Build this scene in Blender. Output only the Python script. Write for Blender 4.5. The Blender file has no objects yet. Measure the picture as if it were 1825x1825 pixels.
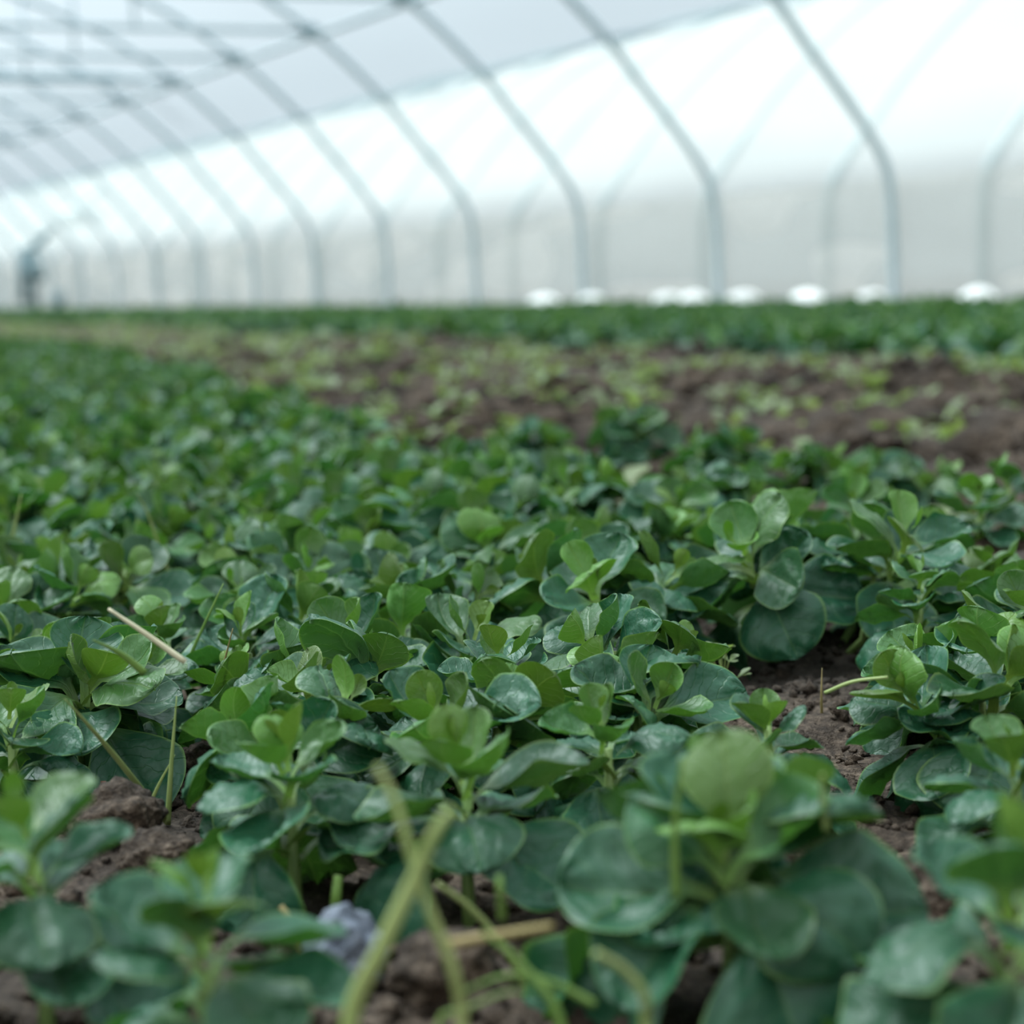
import bpy, math, random
import numpy as np
from mathutils import Matrix, Vector

C = bpy.context.scene.collection
rnd = random.Random(7)
PI = math.pi

# ------------------------------------------------------------------ camera frame
F = 3800.0
H = 0.30
psi = math.atan(1712 / F); th = math.atan(413 / F); ro = math.radians(1.84)
cf = np.array([math.sin(psi) * math.cos(th), math.cos(psi) * math.cos(th), -math.sin(th)])
cr = np.array([math.cos(psi), -math.sin(psi), 0.0]); cu = np.cross(cr, cf)
CR = cr * math.cos(ro) - cu * math.sin(ro)
CU = cu * math.cos(ro) + cr * math.sin(ro)


def ray(x, y): return cf * F + CR * (x - 912.5) - CU * (y - 912.5)


def ground(x, y, h=0.0):
    d = ray(x, y); k = (h - H) / d[2]
    return Vector((d[0] * k, d[1] * k, h))


def at(x, y, z):
    d = ray(x, y) * (z / F)
    return Vector((d[0], d[1], d[2] + H))


def proj(p):
    d = np.array(p) - np.array([0, 0, H]); z = d @ cf
    return 912.5 + F * (d @ CR) / z, 912.5 - F * (d @ CU) / z, z


cam = bpy.data.cameras.new('camera'); co = bpy.data.objects.new('camera', cam); C.objects.link(co)
M = Matrix.Identity(4)
for i in range(3):
    M[i][0] = CR[i]; M[i][1] = CU[i]; M[i][2] = -cf[i]
M[0][3] = 0; M[1][3] = 0; M[2][3] = H
co.matrix_world = M
cam.sensor_width = 36; cam.lens = F / 1825 * 36
cam.clip_start = 0.05; cam.clip_end = 400
cam.dof.use_dof = True; cam.dof.focus_distance = 1.29; cam.dof.aperture_fstop = 6.4
cam.dof.aperture_blades = 0
bpy.context.scene.camera = co

# ------------------------------------------------------------------ noise


def hsh(ix, iy, s):
    n = (ix.astype(np.int64) * 374761393 + iy.astype(np.int64) * 668265263 + s * 1442695041) & 0xffffffff
    n = ((n ^ (n >> 13)) * 1274126177) & 0xffffffff
    n = (n ^ (n >> 16)) & 0xffffff
    return n / float(0xffffff)


def vnoise(x, y, s=0):
    ix = np.floor(x); iy = np.floor(y); fx = x - ix; fy = y - iy
    fx = fx * fx * (3 - 2 * fx); fy = fy * fy * (3 - 2 * fy)
    ix = ix.astype(np.int64); iy = iy.astype(np.int64)
    a = hsh(ix, iy, s); b = hsh(ix + 1, iy, s); c = hsh(ix, iy + 1, s); d = hsh(ix + 1, iy + 1, s)
    return (a + (b - a) * fx) * (1 - fy) + (c + (d - c) * fx) * fy


def clod(x, y, s):
    """rounded bumps with dark cracks: 1 at a lump's middle, 0 between lumps"""
    ix = np.floor(x).astype(np.int64); iy = np.floor(y).astype(np.int64)
    best = np.full(x.shape, 9.0)
    for dx in (-1, 0, 1):
        for dy in (-1, 0, 1):
            px = ix + dx + hsh(ix + dx, iy + dy, s); py = iy + dy + hsh(ix + dx, iy + dy, s + 5)
            r = 0.55 + 0.6 * hsh(ix + dx, iy + dy, s + 9)
            best = np.minimum(best, ((x - px) ** 2 + (y - py) ** 2) / (r * r))
    return np.sqrt(np.clip(1 - best, 0, 1))


BX = ([-5, 2.3, 3.4, 5.2, 10.3, 20, 60], [1.10, 1.10, 1.22, 1.60, 2.35, 2.7, 3.2])       # right edge of the near bed
CX = ([-5, 4, 9, 18, 60], [3.55, 3.55, 3.9, 4.5, 5.3])                         # left edge of the far bed


def bed_edge(y): return np.interp(y, *BX)
def bed2_edge(y): return np.interp(y, *CX)


def soil_z(x, y):
    x = np.asarray(x, float); y = np.asarray(y, float)
    r = np.hypot(x, y)
    strip = np.clip((x - bed_edge(y)) / 0.2, 0, 1) * np.clip((bed2_edge(y) - x) / 0.25, 0, 1) * np.clip((y - 1.0) / .6, 0, 1)
    z = 0.014 * (vnoise(x * 3, y * 3, 1) - .5)
    z += 0.018 * clod(x * 22, y * 22, 3) * vnoise(x * 9, y * 9, 8) + 0.008 * clod(x * 55, y * 55, 4) * (vnoise(x * 30, y * 30, 21)) + 0.0035 * clod(x * 130, y * 130, 6) * (r < 4)
    big = clod(x * 5.2, y * 5.2, 11) * (vnoise(x * 2.1, y * 2.1, 12) ** 1.3)
    mid = clod(x * 11, y * 11, 13) * vnoise(x * 4, y * 4, 14)
    z -= 0.012
    z += strip * (0.075 * big + 0.055 * mid + 0.030 * clod(x * 19, y * 19, 17) * vnoise(x * 7, y * 7, 18) - 0.055)
    return z


def sz(x, y): return float(soil_z(np.array([x]), np.array([y]))[0])

# ------------------------------------------------------------------ mesh helpers


def mesh_np(name, co_, faces, smooth=True):
    """co_ (n,3), faces list of arrays (m,4) or (m,3)"""
    me = bpy.data.meshes.new(name)
    nv = len(co_)
    faces = [f for f in faces if len(f)]
    loops = np.concatenate([f.ravel() for f in faces]).astype(np.int32)
    tot = np.concatenate([np.full(len(f), f.shape[1]) for f in faces]).astype(np.int32)
    st = np.concatenate([[0], np.cumsum(tot)[:-1]]).astype(np.int32)
    me.vertices.add(nv); me.vertices.foreach_set('co', np.asarray(co_, np.float32).ravel())
    me.loops.add(len(loops)); me.loops.foreach_set('vertex_index', loops)
    me.polygons.add(len(tot)); me.polygons.foreach_set('loop_start', st)
    if smooth: me.polygons.foreach_set('use_smooth', np.ones(len(tot), bool))
    me.update(calc_edges=True)
    return me


def fattr(me, name, arr):
    a = me.attributes.new(name, 'FLOAT', 'POINT'); a.data.foreach_set('value', np.asarray(arr, np.float32))


def grid_faces(nu, nv, off=0, wrap=False):
    i = np.arange(nu - 1)[:, None]; j = np.arange(nv if wrap else nv - 1)[None, :]
    a = i * nv + j; b = i * nv + (j + 1) % nv; c = (i + 1) * nv + (j + 1) % nv; d = (i + 1) * nv + j
    return np.stack([a, b, c, d], -1).reshape(-1, 4) + off


def link(name, me, mat=None, parent=None):
    o = bpy.data.objects.new(name, me); C.objects.link(o)
    if mat and me and not me.materials: me.materials.append(mat)
    if parent: o.parent = parent
    return o


def tag(o, label=None, cat=None, group=None, kind=None):
    if label: o['label'] = label
    if cat: o['category'] = cat
    if group: o['group'] = group
    if kind: o['kind'] = kind
    return o


def empty(name, loc, rz=0):
    o = bpy.data.objects.new(name, None); C.objects.link(o)
    o.empty_display_size = 0.03; o.location = loc; o.rotation_euler = (0, 0, rz); return o


class MB:
    def __init__(s): s.v = []; s.f = []; s.n = 0; s.at = {}

    def add(s, v, f, **at_):
        v = np.asarray(v, float); s.v.append(v)
        for ff in (f if isinstance(f, list) else [f]): s.f.append(ff + s.n)
        s.n += len(v)
        for k, a in at_.items(): s.at.setdefault(k, []).append(np.broadcast_to(np.asarray(a, float), (len(v),)))

    def tube(s, pts, rad, seg=10, flat=1.0, nrm=None):
        pts = [Vector(p) for p in pts]; n = len(pts)
        if not hasattr(rad, '__len__'): rad = [rad] * n
        V = []; up = Vector(nrm) if nrm else None
        for i, p in enumerate(pts):
            t = (pts[min(i + 1, n - 1)] - pts[max(i - 1, 0)]).normalized()
            if up is None: up = Vector((0, 0, 1)) if abs(t.z) < .9 else Vector((1, 0, 0))
            b = t.cross(up).normalized(); up = b.cross(t).normalized()
            for k in range(seg):
                a = 2 * PI * k / seg
                V.append(p + b * (rad[i] * math.cos(a)) + up * (rad[i] * flat * math.sin(a)))
        c0 = len(V); V.append(pts[0]); V.append(pts[-1])
        f = grid_faces(n, seg, 0, True)
        k = np.arange(seg)
        t1 = np.stack([np.full(seg, c0), (k + 1) % seg, k], -1)
        t2 = np.stack([np.full(seg, c0 + 1), (n - 1) * seg + k, (n - 1) * seg + (k + 1) % seg], -1)
        s.add([tuple(q) for q in V], [f, t1, t2])
        return s

    def build(s, name, mat=None, parent=None, smooth=True):
        me = s.mesh(name, smooth)
        return link(name, me, mat, parent)

    def mesh(s, name, smooth=True):
        me = mesh_np(name, np.concatenate(s.v), s.f, smooth)
        for k, a in s.at.items(): fattr(me, k, np.concatenate(a))
        return me


def spline(pts, n=8):
    pts = [Vector(p) for p in pts]
    if len(pts) < 3: return [pts[0].lerp(pts[-1], i / n) for i in range(n + 1)]
    out = []
    P = [pts[0] * 2 - pts[1]] + pts + [pts[-1] * 2 - pts[-2]]
    for i in range(1, len(P) - 2):
        for k in range(n):
            t = k / n
            a, b, c, d = P[i - 1], P[i], P[i + 1], P[i + 2]
            out.append(.5 * ((2 * b) + (c - a) * t + (2 * a - 5 * b + 4 * c - d) * t * t + (3 * b - a - 3 * c + d) * t ** 3))
    out.append(pts[-1]); return out


def ico(sub):
    import bmesh
    bm = bmesh.new(); bmesh.ops.create_icosphere(bm, subdivisions=sub, radius=1)
    v = np.array([q.co[:] for q in bm.verts]); f = np.array([[a.index for a in p.verts] for p in bm.faces]); bm.free()
    return v, f


ICO1, ICO2, ICO3, ICO4 = ico(1), ico(2), ico(3), ico(5)

# ------------------------------------------------------------------ materials


class NT:
    def __init__(s, name):
        s.m = bpy.data.materials.new(name); s.m.use_nodes = True; s.t = s.m.node_tree; s.t.nodes.clear()
        s.out = s.n('ShaderNodeOutputMaterial')

    def n(s, ty, ins=None, **kw):
        q = s.t.nodes.new(ty)
        for k, v in kw.items(): setattr(q, k, v)
        for k, v in (ins or {}).items(): s.set(q.inputs[k], v)
        return q

    def set(s, sock, v):
        if isinstance(v, bpy.types.NodeSocket): s.t.links.new(v, sock)
        elif isinstance(v, (tuple, list)) and len(v) == 3 and sock.type == 'RGBA': sock.default_value = (*v, 1)
        else: sock.default_value = v

    def math(s, op, a, b=0.0, c=None, clamp=False):
        q = s.n('ShaderNodeMath', operation=op, use_clamp=clamp); s.set(q.inputs[0], a); s.set(q.inputs[1], b)
        if c is not None: s.set(q.inputs[2], c)
        return q.outputs[0]

    def mix(s, f, a, b, blend='MIX'):
        q = s.n('ShaderNodeMix', data_type='RGBA', blend_type=blend); s.set(q.inputs[0], f); s.set(q.inputs[6], a); s.set(q.inputs[7], b)
        return q.outputs[2]

    def noise(s, scale, detail=3, vec=None, rough=.55):
        q = s.n('ShaderNodeTexNoise', {'Scale': scale, 'Detail': detail, 'Roughness': rough})
        if vec: s.set(q.inputs['Vector'], vec)
        return q.outputs['Fac']

    def ramp(s, f, stops):
        q = s.n('ShaderNodeValToRGB'); s.set(q.inputs[0], f)
        e = q.color_ramp.elements
        while len(e) < len(stops): e.new(.5)
        for i, (p, c) in enumerate(stops):
            e[i].position = p; e[i].color = (*c, 1) if len(c) == 3 else c
        return q.outputs[0]

    def fin(s, shader): s.t.links.new(shader, s.out.inputs['Surface']); return s.m


def leaf_material(name, young, old, uyoung, uold, rough=.42, detail=True, trans=.28):
    t = NT(name)
    A = lambda nm: t.n('ShaderNodeAttribute', attribute_name=nm).outputs['Fac']
    age, tint, u, v = A('age'), A('tint'), A('lu'), A('lv')
    av = t.math('ABSOLUTE', v)
    geo = t.n('ShaderNodeNewGeometry')
    oi = t.n('ShaderNodeObjectInfo').outputs['Random']
    r = t.math('ADD', t.math('MULTIPLY', tint, .7), t.math('MULTIPLY', oi, .3))
    tex = t.n('ShaderNodeTexCoord').outputs['Object']
    n1 = t.noise(60, 3, tex)
    top = t.mix(age, young, old); und = t.mix(age, uyoung, uold)
    # veins
    ph = t.math('SUBTRACT', t.math('MULTIPLY', u, 8.5), t.math('MULTIPLY', av, 2.0))
    ph = t.math('ADD', ph, t.math('MULTIPLY', n1, 2.2))
    lat = t.math('ABSOLUTE', t.math('SUBTRACT', t.math('FRACT', ph), .5))
    vein = t.math('MULTIPLY', t.math('SUBTRACT', .07, lat), 14, clamp=True)
    mid = t.math('MULTIPLY', t.math('SUBTRACT', .05, av), 20, clamp=True)
    vn = t.math('MAXIMUM', t.math('MULTIPLY', vein, .55), mid)
    rim = t.math('MULTIPLY', t.math('SUBTRACT', av, .93), 14, clamp=True)
    base = t.math('MULTIPLY', t.math('SUBTRACT', .42, u), 3, clamp=True)
    pale = t.mix(age, (.36, .46, .12), (.16, .30, .10))
    top = t.mix(t.math('MULTIPLY', vn, .24), top, pale)
    top = t.mix(t.math('MULTIPLY', t.math('SUBTRACT', n1, .42, clamp=True), 1.2), top, t.mix(.6, top, (.02, .05, .02)))
    col = t.mix(geo.outputs['Backfacing'], top, t.mix(t.math('MULTIPLY', vn, .3), und, pale))
    col = t.mix(t.math('MULTIPLY', rim, .55), col, (.20, .34, .07))
    col = t.mix(t.math('MULTIPLY', base, .75), col, (.24, .36, .10))
    hs = t.n('ShaderNodeHueSaturation', {'Color': col})
    t.set(hs.inputs['Hue'], t.math('ADD', .480, t.math('MULTIPLY', r, .034)))
    t.set(hs.inputs['Value'], t.math('ADD', .72, t.math('MULTIPLY', r, .55)))
    col = hs.outputs[0]
    p = t.n('ShaderNodeBsdfPrincipled', {'Base Color': col, 'IOR': 1.45})
    t.set(p.inputs['Roughness'], t.math('ADD', rough - .08, t.math('MULTIPLY', n1, .25)))
    p.inputs['Specular IOR Level'].default_value = .55
    if detail:
        n2 = t.noise(420, 2, tex)
        hgt = t.math('SUBTRACT', t.math('ADD', t.math('MULTIPLY', n2, .18), t.math('MULTIPLY', t.noise(130, 2, tex), .5)), t.math('MULTIPLY', vn, .32))
        b = t.n('ShaderNodeBump', {'Height': hgt, 'Strength': .7, 'Distance': .0020})
        t.set(p.inputs['Normal'], b.outputs[0])
    tr = t.n('ShaderNodeBsdfTranslucent', {'Color': t.mix(1.0, col, (.85, 1.0, .35), 'MULTIPLY')})
    hs2 = t.n('ShaderNodeHueSaturation', {'Color': tr.inputs[0].links[0].from_socket, 'Value': 1.9}); t.set(tr.inputs[0], hs2.outputs[0])
    mx = t.n('ShaderNodeMixShader', {0: trans}); t.set(mx.inputs[1], p.outputs[0]); t.set(mx.inputs[2], tr.outputs[0])
    return t.fin(mx.outputs[0])


LEAF = leaf_material('lettuce_leaf', (.078, .170, .018), (.0135, .080, .036), (.11, .215, .030), (.048, .135, .040), trans=.12)
WEED = leaf_material('weed_leaf', (.17, .205, .10), (.12, .16, .08), (.20, .23, .135), (.16, .20, .12), rough=.5, detail=False)


def simple(name, cols, scale, rough=.6, bump=0, bscale=None, spec=.4, metal=0, detail=4):
    t = NT(name); tex = t.n('ShaderNodeTexCoord').outputs['Object']
    n = t.noise(scale, detail, tex)
    k = len(cols); c = t.ramp(n, [(.3 + .4 * i / max(1, k - 1), cols[i]) for i in range(k)])
    p = t.n('ShaderNodeBsdfPrincipled', {'Base Color': c, 'Roughness': rough, 'Metallic': metal})
    p.inputs['Specular IOR Level'].default_value = spec
    if bump:
        b = t.n('ShaderNodeBump', {'Height': t.noise(bscale or scale * 3, 5, tex), 'Strength': bump, 'Distance': .004}); t.set(p.inputs['Normal'], b.outputs[0])
    return t.fin(p.outputs[0])


def soil_material(name):
    t = NT(name); tex = t.n('ShaderNodeTexCoord').outputs['Object']
    n = t.noise(14, 6, tex, .65); n2 = t.noise(160, 4, tex, .7); n3 = t.noise(2.6, 3, tex)
    c = t.ramp(n2, [(.3, (.022, .015, .011)), (.46, (.066, .045, .030)), (.60, (.15, .108, .078)), (.76, (.34, .26, .19))])
    c = t.mix(t.ramp(n, [(.38, (0, 0, 0)), (.62, (1, 1, 1))]), t.mix(.6, c, (.030, .022, .018)), c)
    c = t.mix(t.ramp(n3, [(.36, (.72, .72, .72)), (.56, (0, 0, 0))]), c, (.020, .016, .013))  # broad near-black patches: shadow among the clods put into the soil colour
    p = t.n('ShaderNodeBsdfPrincipled', {'Base Color': c, 'Roughness': .85}); p.inputs['Specular IOR Level'].default_value = .25
    b = t.n('ShaderNodeBump', {'Height': t.math('ADD', n2, t.math('MULTIPLY', t.noise(500, 3, tex), .5)), 'Strength': .9, 'Distance': .005}); t.set(p.inputs['Normal'], b.outputs[0])
    return t.fin(p.outputs[0])


SOIL = soil_material('soil')
STEEL = simple('galvanised_steel', [(.44, .54, .58), (.56, .65, .69)], 6, .5, spec=.4, metal=.0)
DSTEEL = simple('dark_steel', [(.18, .28, .31), (.26, .36, .39)], 8, .5)
STONE = simple('stone', [(.08, .10, .13), (.13, .15, .19), (.20, .22, .26)], 30, .6, .5, 200)
BAG = simple('white_sack', [(.85, .87, .88), (.95, .96, .97)], 20, .6, .4, 90)
STRAWC = simple('straw', [(.50, .46, .30), (.66, .60, .42)], 60, .5)
GRASS = simple('grass', [(.10, .20, .035), (.19, .30, .07)], 30, .45)
GRASSD = simple('dark_grass', [(.035, .12, .04), (.07, .17, .06)], 30, .45)
GRASSY = simple('pale_grass', [(.24, .32, .10), (.34, .40, .15)], 30, .45)
TAN = simple('dry_stem', [(.26, .19, .08), (.36, .30, .12)], 40, .55)
REDB = simple('reddish_stem', [(.20, .08, .05), (.28, .14, .08)], 40, .55)


def film(name, tcol, transp, tr_col, rough_spec=.0, nscale=(1, 1, 1), gloss=.0, w=0.0):
    t = NT(name); tex = t.n('ShaderNodeTexCoord').outputs['Object']
    mp = t.n('ShaderNodeMapping', {'Vector': tex}); mp.inputs['Scale'].default_value = nscale
    n = t.noise(1, 4, mp.outputs[0])
    c = t.mix(t.math('MULTIPLY', t.math('SUBTRACT', n, .35, clamp=True), w), tr_col, tuple(x * .55 for x in tr_col))
    a = t.n('ShaderNodeBsdfTranslucent', {'Color': c})
    b = t.n('ShaderNodeBsdfTransparent', {'Color': tcol})
    m = t.n('ShaderNodeMixShader', {0: transp}); t.set(m.inputs[1], a.outputs[0]); t.set(m.inputs[2], b.outputs[0])
    d = t.n('ShaderNodeBsdfDiffuse', {'Color': c})
    m2 = t.n('ShaderNodeMixShader', {0: .12}); t.set(m2.inputs[1], m.outputs[0]); t.set(m2.inputs[2], d.outputs[0])
    return t.fin(m2.outputs[0])


FILM = film('white_film', (.88, .93, .93), .45, (.425, .50, .505), nscale=(.3, .5, 1.6), w=.25)
SKIRT = film('skirt_film', (1, .99, .97), .66, (.99, .98, .95), nscale=(1, .7, 9), w=.7)
ROOF = film('roof_film', (.53, .61, .65), .55, (.30, .355, .39), nscale=(.5, .3, .5), w=.25)
NFILM = film('neighbour_film', (.93, .96, .98), .5, (.84, .88, .92), nscale=(.3, .5, 1), w=.3)

# ------------------------------------------------------------------ world and light
w = bpy.data.worlds.new('overcast_sky'); bpy.context.scene.world = w; w.use_nodes = True
nt = w.node_tree; nt.nodes.clear()
bg = nt.nodes.new('ShaderNodeBackground'); wo = nt.nodes.new('ShaderNodeOutputWorld')
tc = nt.nodes.new('ShaderNodeTexCoord'); sp = nt.nodes.new('ShaderNodeSeparateXYZ'); rp = nt.nodes.new('ShaderNodeValToRGB')
nt.links.new(tc.outputs['Generated'], sp.inputs[0]); nt.links.new(sp.outputs[2], rp.inputs[0])
e = rp.color_ramp.elements
e[0].position = 0; e[0].color = (.58, .60, .61, 1); e[1].position = 1; e[1].color = (2.5, 2.5, 2.5, 1)
q = e.new(.3); q.color = (.92, .98, 1.0, 1)
nt.links.new(rp.outputs[0], bg.inputs[0]); nt.links.new(bg.outputs[0], wo.inputs[0]); bg.inputs[1].default_value = 1.02
sun = bpy.data.lights.new('hazy_sun', 'SUN'); sun.energy = 12.0; sun.angle = math.radians(30); sun.color = (1, .98, .95)
so = bpy.data.objects.new('hazy_sun', sun); C.objects.link(so)
so.rotation_euler = Vector((-.35, .45, 1)).to_track_quat('Z', 'Y').to_euler()

# ------------------------------------------------------------------ ground
da = math.radians(19)
fan = np.linspace(-da, da, 620)
rest = np.linspace(da, 2 * PI - da, 100)[1:-1]
ang = np.concatenate([fan, rest]) + (PI / 2 - psi)
rad = np.concatenate([[0.05, .2, .4], np.geomspace(.55, 60, 760)])
R2, A2 = np.meshgrid(rad, ang, indexing='ij')
X = R2 * np.cos(A2); Y = R2 * np.sin(A2)
Z = soil_z(X, Y)
V = np.stack([X, Y, Z], -1).reshape(-1, 3)
g = link('floor', mesh_np('floor', V, [grid_faces(len(rad), len(ang), 0, True)[:, ::-1]]), SOIL); tag(g, kind='structure')

# ------------------------------------------------------------------ tunnel
CXM = 2.7
half = [(7.07, -.05), (7.07, .3), (7.05, .78), (6.96, 1.0), (6.75, 1.27), (6.51, 1.55), (6.27, 1.83), (5.72, 2.31), (4.95, 2.78), (3.9, 3.18), (2.7, 3.34)]
prof = half + [(2 * CXM - a, b) for a, b in half[-2::-1]]


def profile_at(y, pr, n=4): return spline([(a, y, b) for a, b in pr], n)


T0 = 10.27
NH = 34
hoop_proto = None
for n in range(-6, NH):
    y = T0 + 2 * n
    if n < -1: continue
    if hoop_proto is None:
        root = empty('greenhouse_hoop', (0, y, 0))
        parts = []
        m = MB(); m.tube([Vector(p) for p in profile_at(0, prof)], .029, 10); parts.append(m.build('arch_tube', STEEL, root))
        m = MB(); m.tube([(5.72, 0, 2.31), (2 * CXM - 5.72, 0, 2.31)], .022, 8); parts.append(m.build('tie_bar', STEEL, root))
        for xx in (4.3, 2 * CXM - 4.3):
            zt = float(np.interp(-xx, [-p[0] for p in half], [p[1] for p in half])) if xx > CXM else float(np.interp(-(2 * CXM - xx), [-p[0] for p in half], [p[1] for p in half]))
            m = MB(); m.tube([(xx, 0, 2.31), (xx, 0, zt)], .014, 8); parts.append(m.build('strut', STEEL, root))
        for xx in (5.72, 2 * CXM - 5.72):
            m = MB(); m.tube([(xx, -.07, 2.31), (xx, .07, 2.31)], .055, 10); m.tube([(xx - .06, 0, 2.31), (xx + .06, 0, 2.31)], .05, 10)
            parts.append(m.build('clamp', DSTEEL, root))
        hoop_proto = (root, parts); o = root
    else:
        o = hoop_proto[0].copy(); C.objects.link(o); o.location = (0, y, 0)
        for p in hoop_proto[1]:
            c = p.copy(); C.objects.link(c); c.parent = o
    o['category'] = 'hoop'; o['group'] = 'steel hoops of the tunnel'
    ordn = ['', 'nearest steel hoop, its post furthest right of the full bent posts', 'second nearest steel hoop, post left of the nearest one, with a thick foot',
            'third nearest steel hoop along the bright side film', 'fourth nearest steel hoop, meeting the long purlin near the top edge',
            'fifth nearest steel hoop, its post straight below the clamp-crossed roof', 'sixth nearest steel hoop, just before the dark hanging pipe']
    if -1 < n < 6: o['label'] = ordn[n + 1]
    elif n == -1: o['label'] = 'steel hoop just outside the right edge of the view'
    elif n < 12: o['label'] = 'blurred pale steel hoop in the middle distance at left, beyond the hanging pipe'
    else: o['label'] = 'very faint distant steel hoop towards the far end of the tunnel'

y0, y1 = 1.5, T0 + 2 * (NH - 1) + .3
# purlins run the length of the tunnel, just under the hoops
for xx, lab in ((5.72, 'long steel purlin running under the hoops where the tie bars meet'), (2 * CXM - 5.72, 'long steel purlin along the opposite, left side of the roof')):
    m = MB(); m.tube([(xx, y0, 2.26), (xx, y1 - .5, 2.26)], .024, 8)
    tag(m.build('purlin', STEEL), lab, 'purlin', 'roof purlins')


def sheet(name, pr, ya, yb, mat, off=.035, dy=.2, top_wave=0, sag=.0, n=4, wr=.0, seed=3, start_wave=0):
    ys = np.arange(ya, yb, dy)
    ring = [Vector((p[0], 0, p[1])) for p in pr]
    P = spline(ring, n); ctr = Vector((CXM, 0, .9))
    V = []
    for y in ys:
        ph = ((y - T0) / 2) % 1.0
        bulge = math.sin(PI * ph)
        for i, p in enumerate(P):
            d = (p - ctr); d.normalize()
            k = off - sag * bulge * .0
            q = p + d * k
            q.x += wr * (float(vnoise(np.array([y * 1.1]), np.array([q.z * 5.0]), seed)[0]) - .5)
            if top_wave and i >= len(P) - 4:
                f_ = (i - (len(P) - 4)) / 3.0
                q += (P[-1] - P[-2]).normalized() * (top_wave * (bulge ** .6 - .3 + .5 * math.sin(y * .9)) * f_)
            if start_wave and i < 4:
                q += (P[1] - P[0]).normalized() * (start_wave * (bulge ** .6 - .3 + .5 * math.sin(y * .9)) * (1 - i / 3.0))
            V.append((q.x, y, q.z))
    me = mesh_np(name, np.array(V), [grid_faces(len(ys), len(P))])
    o = link(name, me, mat); tag(o, kind='structure'); return o


side = [(7.08, -.06), (7.08, .4), (7.06, .78), (6.97, 1.0), (6.75, 1.27), (6.51, 1.55), (6.29, 1.80)]
sheet('wall_right', side, 0, y1, FILM, .036, .1, top_wave=.045, wr=.02)
sheet('wall_left', [(2 * CXM - a, b) for a, b in side], 0, y1, FILM, .036, .5)
rf = [p for p in prof if p[1] > 1.5]
rf = [(6.295, 1.795)] + [p for p in half if p[1] > 1.8] ; rf = rf + [(2 * CXM - a, b) for a, b in rf[-2::-1]]
sheet('ceiling', rf, 0, y1, ROOF, .041, .1, start_wave=.045)
sheet('ceiling', rf, -3, .05, ROOF, .041, .25)
sheet('trim_1', [(7.06, -.06), (7.06, .3), (7.05, .6), (7.035, .82)], 0, y1, SKIRT, .065, .1, wr=.035, seed=8)
# far end: film gable with a door
gy = y1 - .15
V = [(CXM, gy, 0)] + [(p.x, gy, p.z) for p in profile_at(0, prof)]
fa = np.array([[0, i, i + 1] for i in range(1, len(V) - 1)])
tag(link('wall_back', mesh_np('wall_back', np.array(V), [fa]), FILM), kind='structure')

# neighbouring tunnel, seen through the film
nprof = [(9.29, -.05), (9.29, .3), (9.31, .86), (9.42, 1.1), (9.75, 1.5), (10.1, 1.9), (10.8, 2.5), (11.6, 2.95), (12.6, 3.3), (13.7, 3.4)]
proto = None
for n in range(-2, 24):
    y = T0 + 2 * n + .13
    if proto is None:
        m = MB(); m.tube([Vector(p) for p in profile_at(0, nprof)], .042, 8); proto = o = m.build('neighbour_hoop', DSTEEL)
    else: o = proto.copy(); C.objects.link(o)
    o.location = (0, y, 0)
    lab = 'hoop of the next tunnel, seen as a faint shadow through the side film'
    if n == 0 + 1: lab = 'hoop of the next tunnel curving out of the right edge, above the largest white sack'
    elif n == 2: lab = 'hoop of the next tunnel showing between the two nearest steel hoops'
    elif n > 5: lab = 'distant neighbouring hoop, a faint shadow through the film between far posts'
    tag(o, lab, 'hoop', 'hoops of the neighbouring tunnel')
ctr_save = CXM
V = []; ys = np.arange(0, 70, .5); P = profile_at(0, nprof)
for y in ys:
    for p in P: V.append((p.x + .05, y, p.z))
tag(link('wall_outer', mesh_np('wall_outer', np.array(V), [grid_faces(len(ys), len(P))]), NFILM), kind='structure')

# hanging pipe with a down-turned end, dark
p0 = at(292, 158, 21.9); p1 = at(285, 146, 21.85); p2 = at(262, 141, 21.8)
zz = p2.z
m = MB(); m.tube([p0 - Vector((0, 0, .06)), p0, p1, p2, Vector((p2.x - 1.5, p2.y, zz)), Vector((-.2, p2.y, zz))], [.05] * 6, 10)
t = m.build('hanging_pipe', DSTEEL); tag(t, 'dark horizontal pipe hung under the roof at upper left, its end turned down', 'pipe')

# heater / frame machine at far left
mz = 31.0
root = empty('spray_boom_frame', ground(75, 548, .0).lerp(Vector((0, 0, 0)), 0))
b = at(60, 540, mz); root.location = (b.x, b.y, 0)


def rel(px, py, dz=0): return at(px, py, mz + dz) - root.location


m = MB(); m.tube([(rel(42, 540)) * 1.0, rel(40, 470), rel(48, 440)], .07, 8); m.build('post', DSTEEL, root)
m = MB(); m.tube([rel(64, 548), rel(62, 470), rel(56, 450)], .06, 8); m.build('post', DSTEEL, root)
m = MB(); m.tube([rel(106, 548), rel(106, 520)], .08, 8); m.build('post', DSTEEL, root)
m = MB(); m.tube(spline([rel(50, 450), rel(75, 425), rel(105, 395), rel(150, 360), rel(185, 335)], 4), .06, 8); m.build('arm', DSTEEL, root)
m = MB(); m.tube([rel(100, 392), rel(112, 388), rel(165, 384), rel(180, 380)], [.03, .14, .13, .03], 12); m.build('motor', DSTEEL, root)
m = MB(); m.tube([rel(36, 490), rel(66, 478), rel(72, 500)], [.1, .16, .08], 10); m.build('control_box', DSTEEL, root)
tag(root, 'dark blurred machine frame with posts and a slanting arm at the far left', 'machine')

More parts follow.
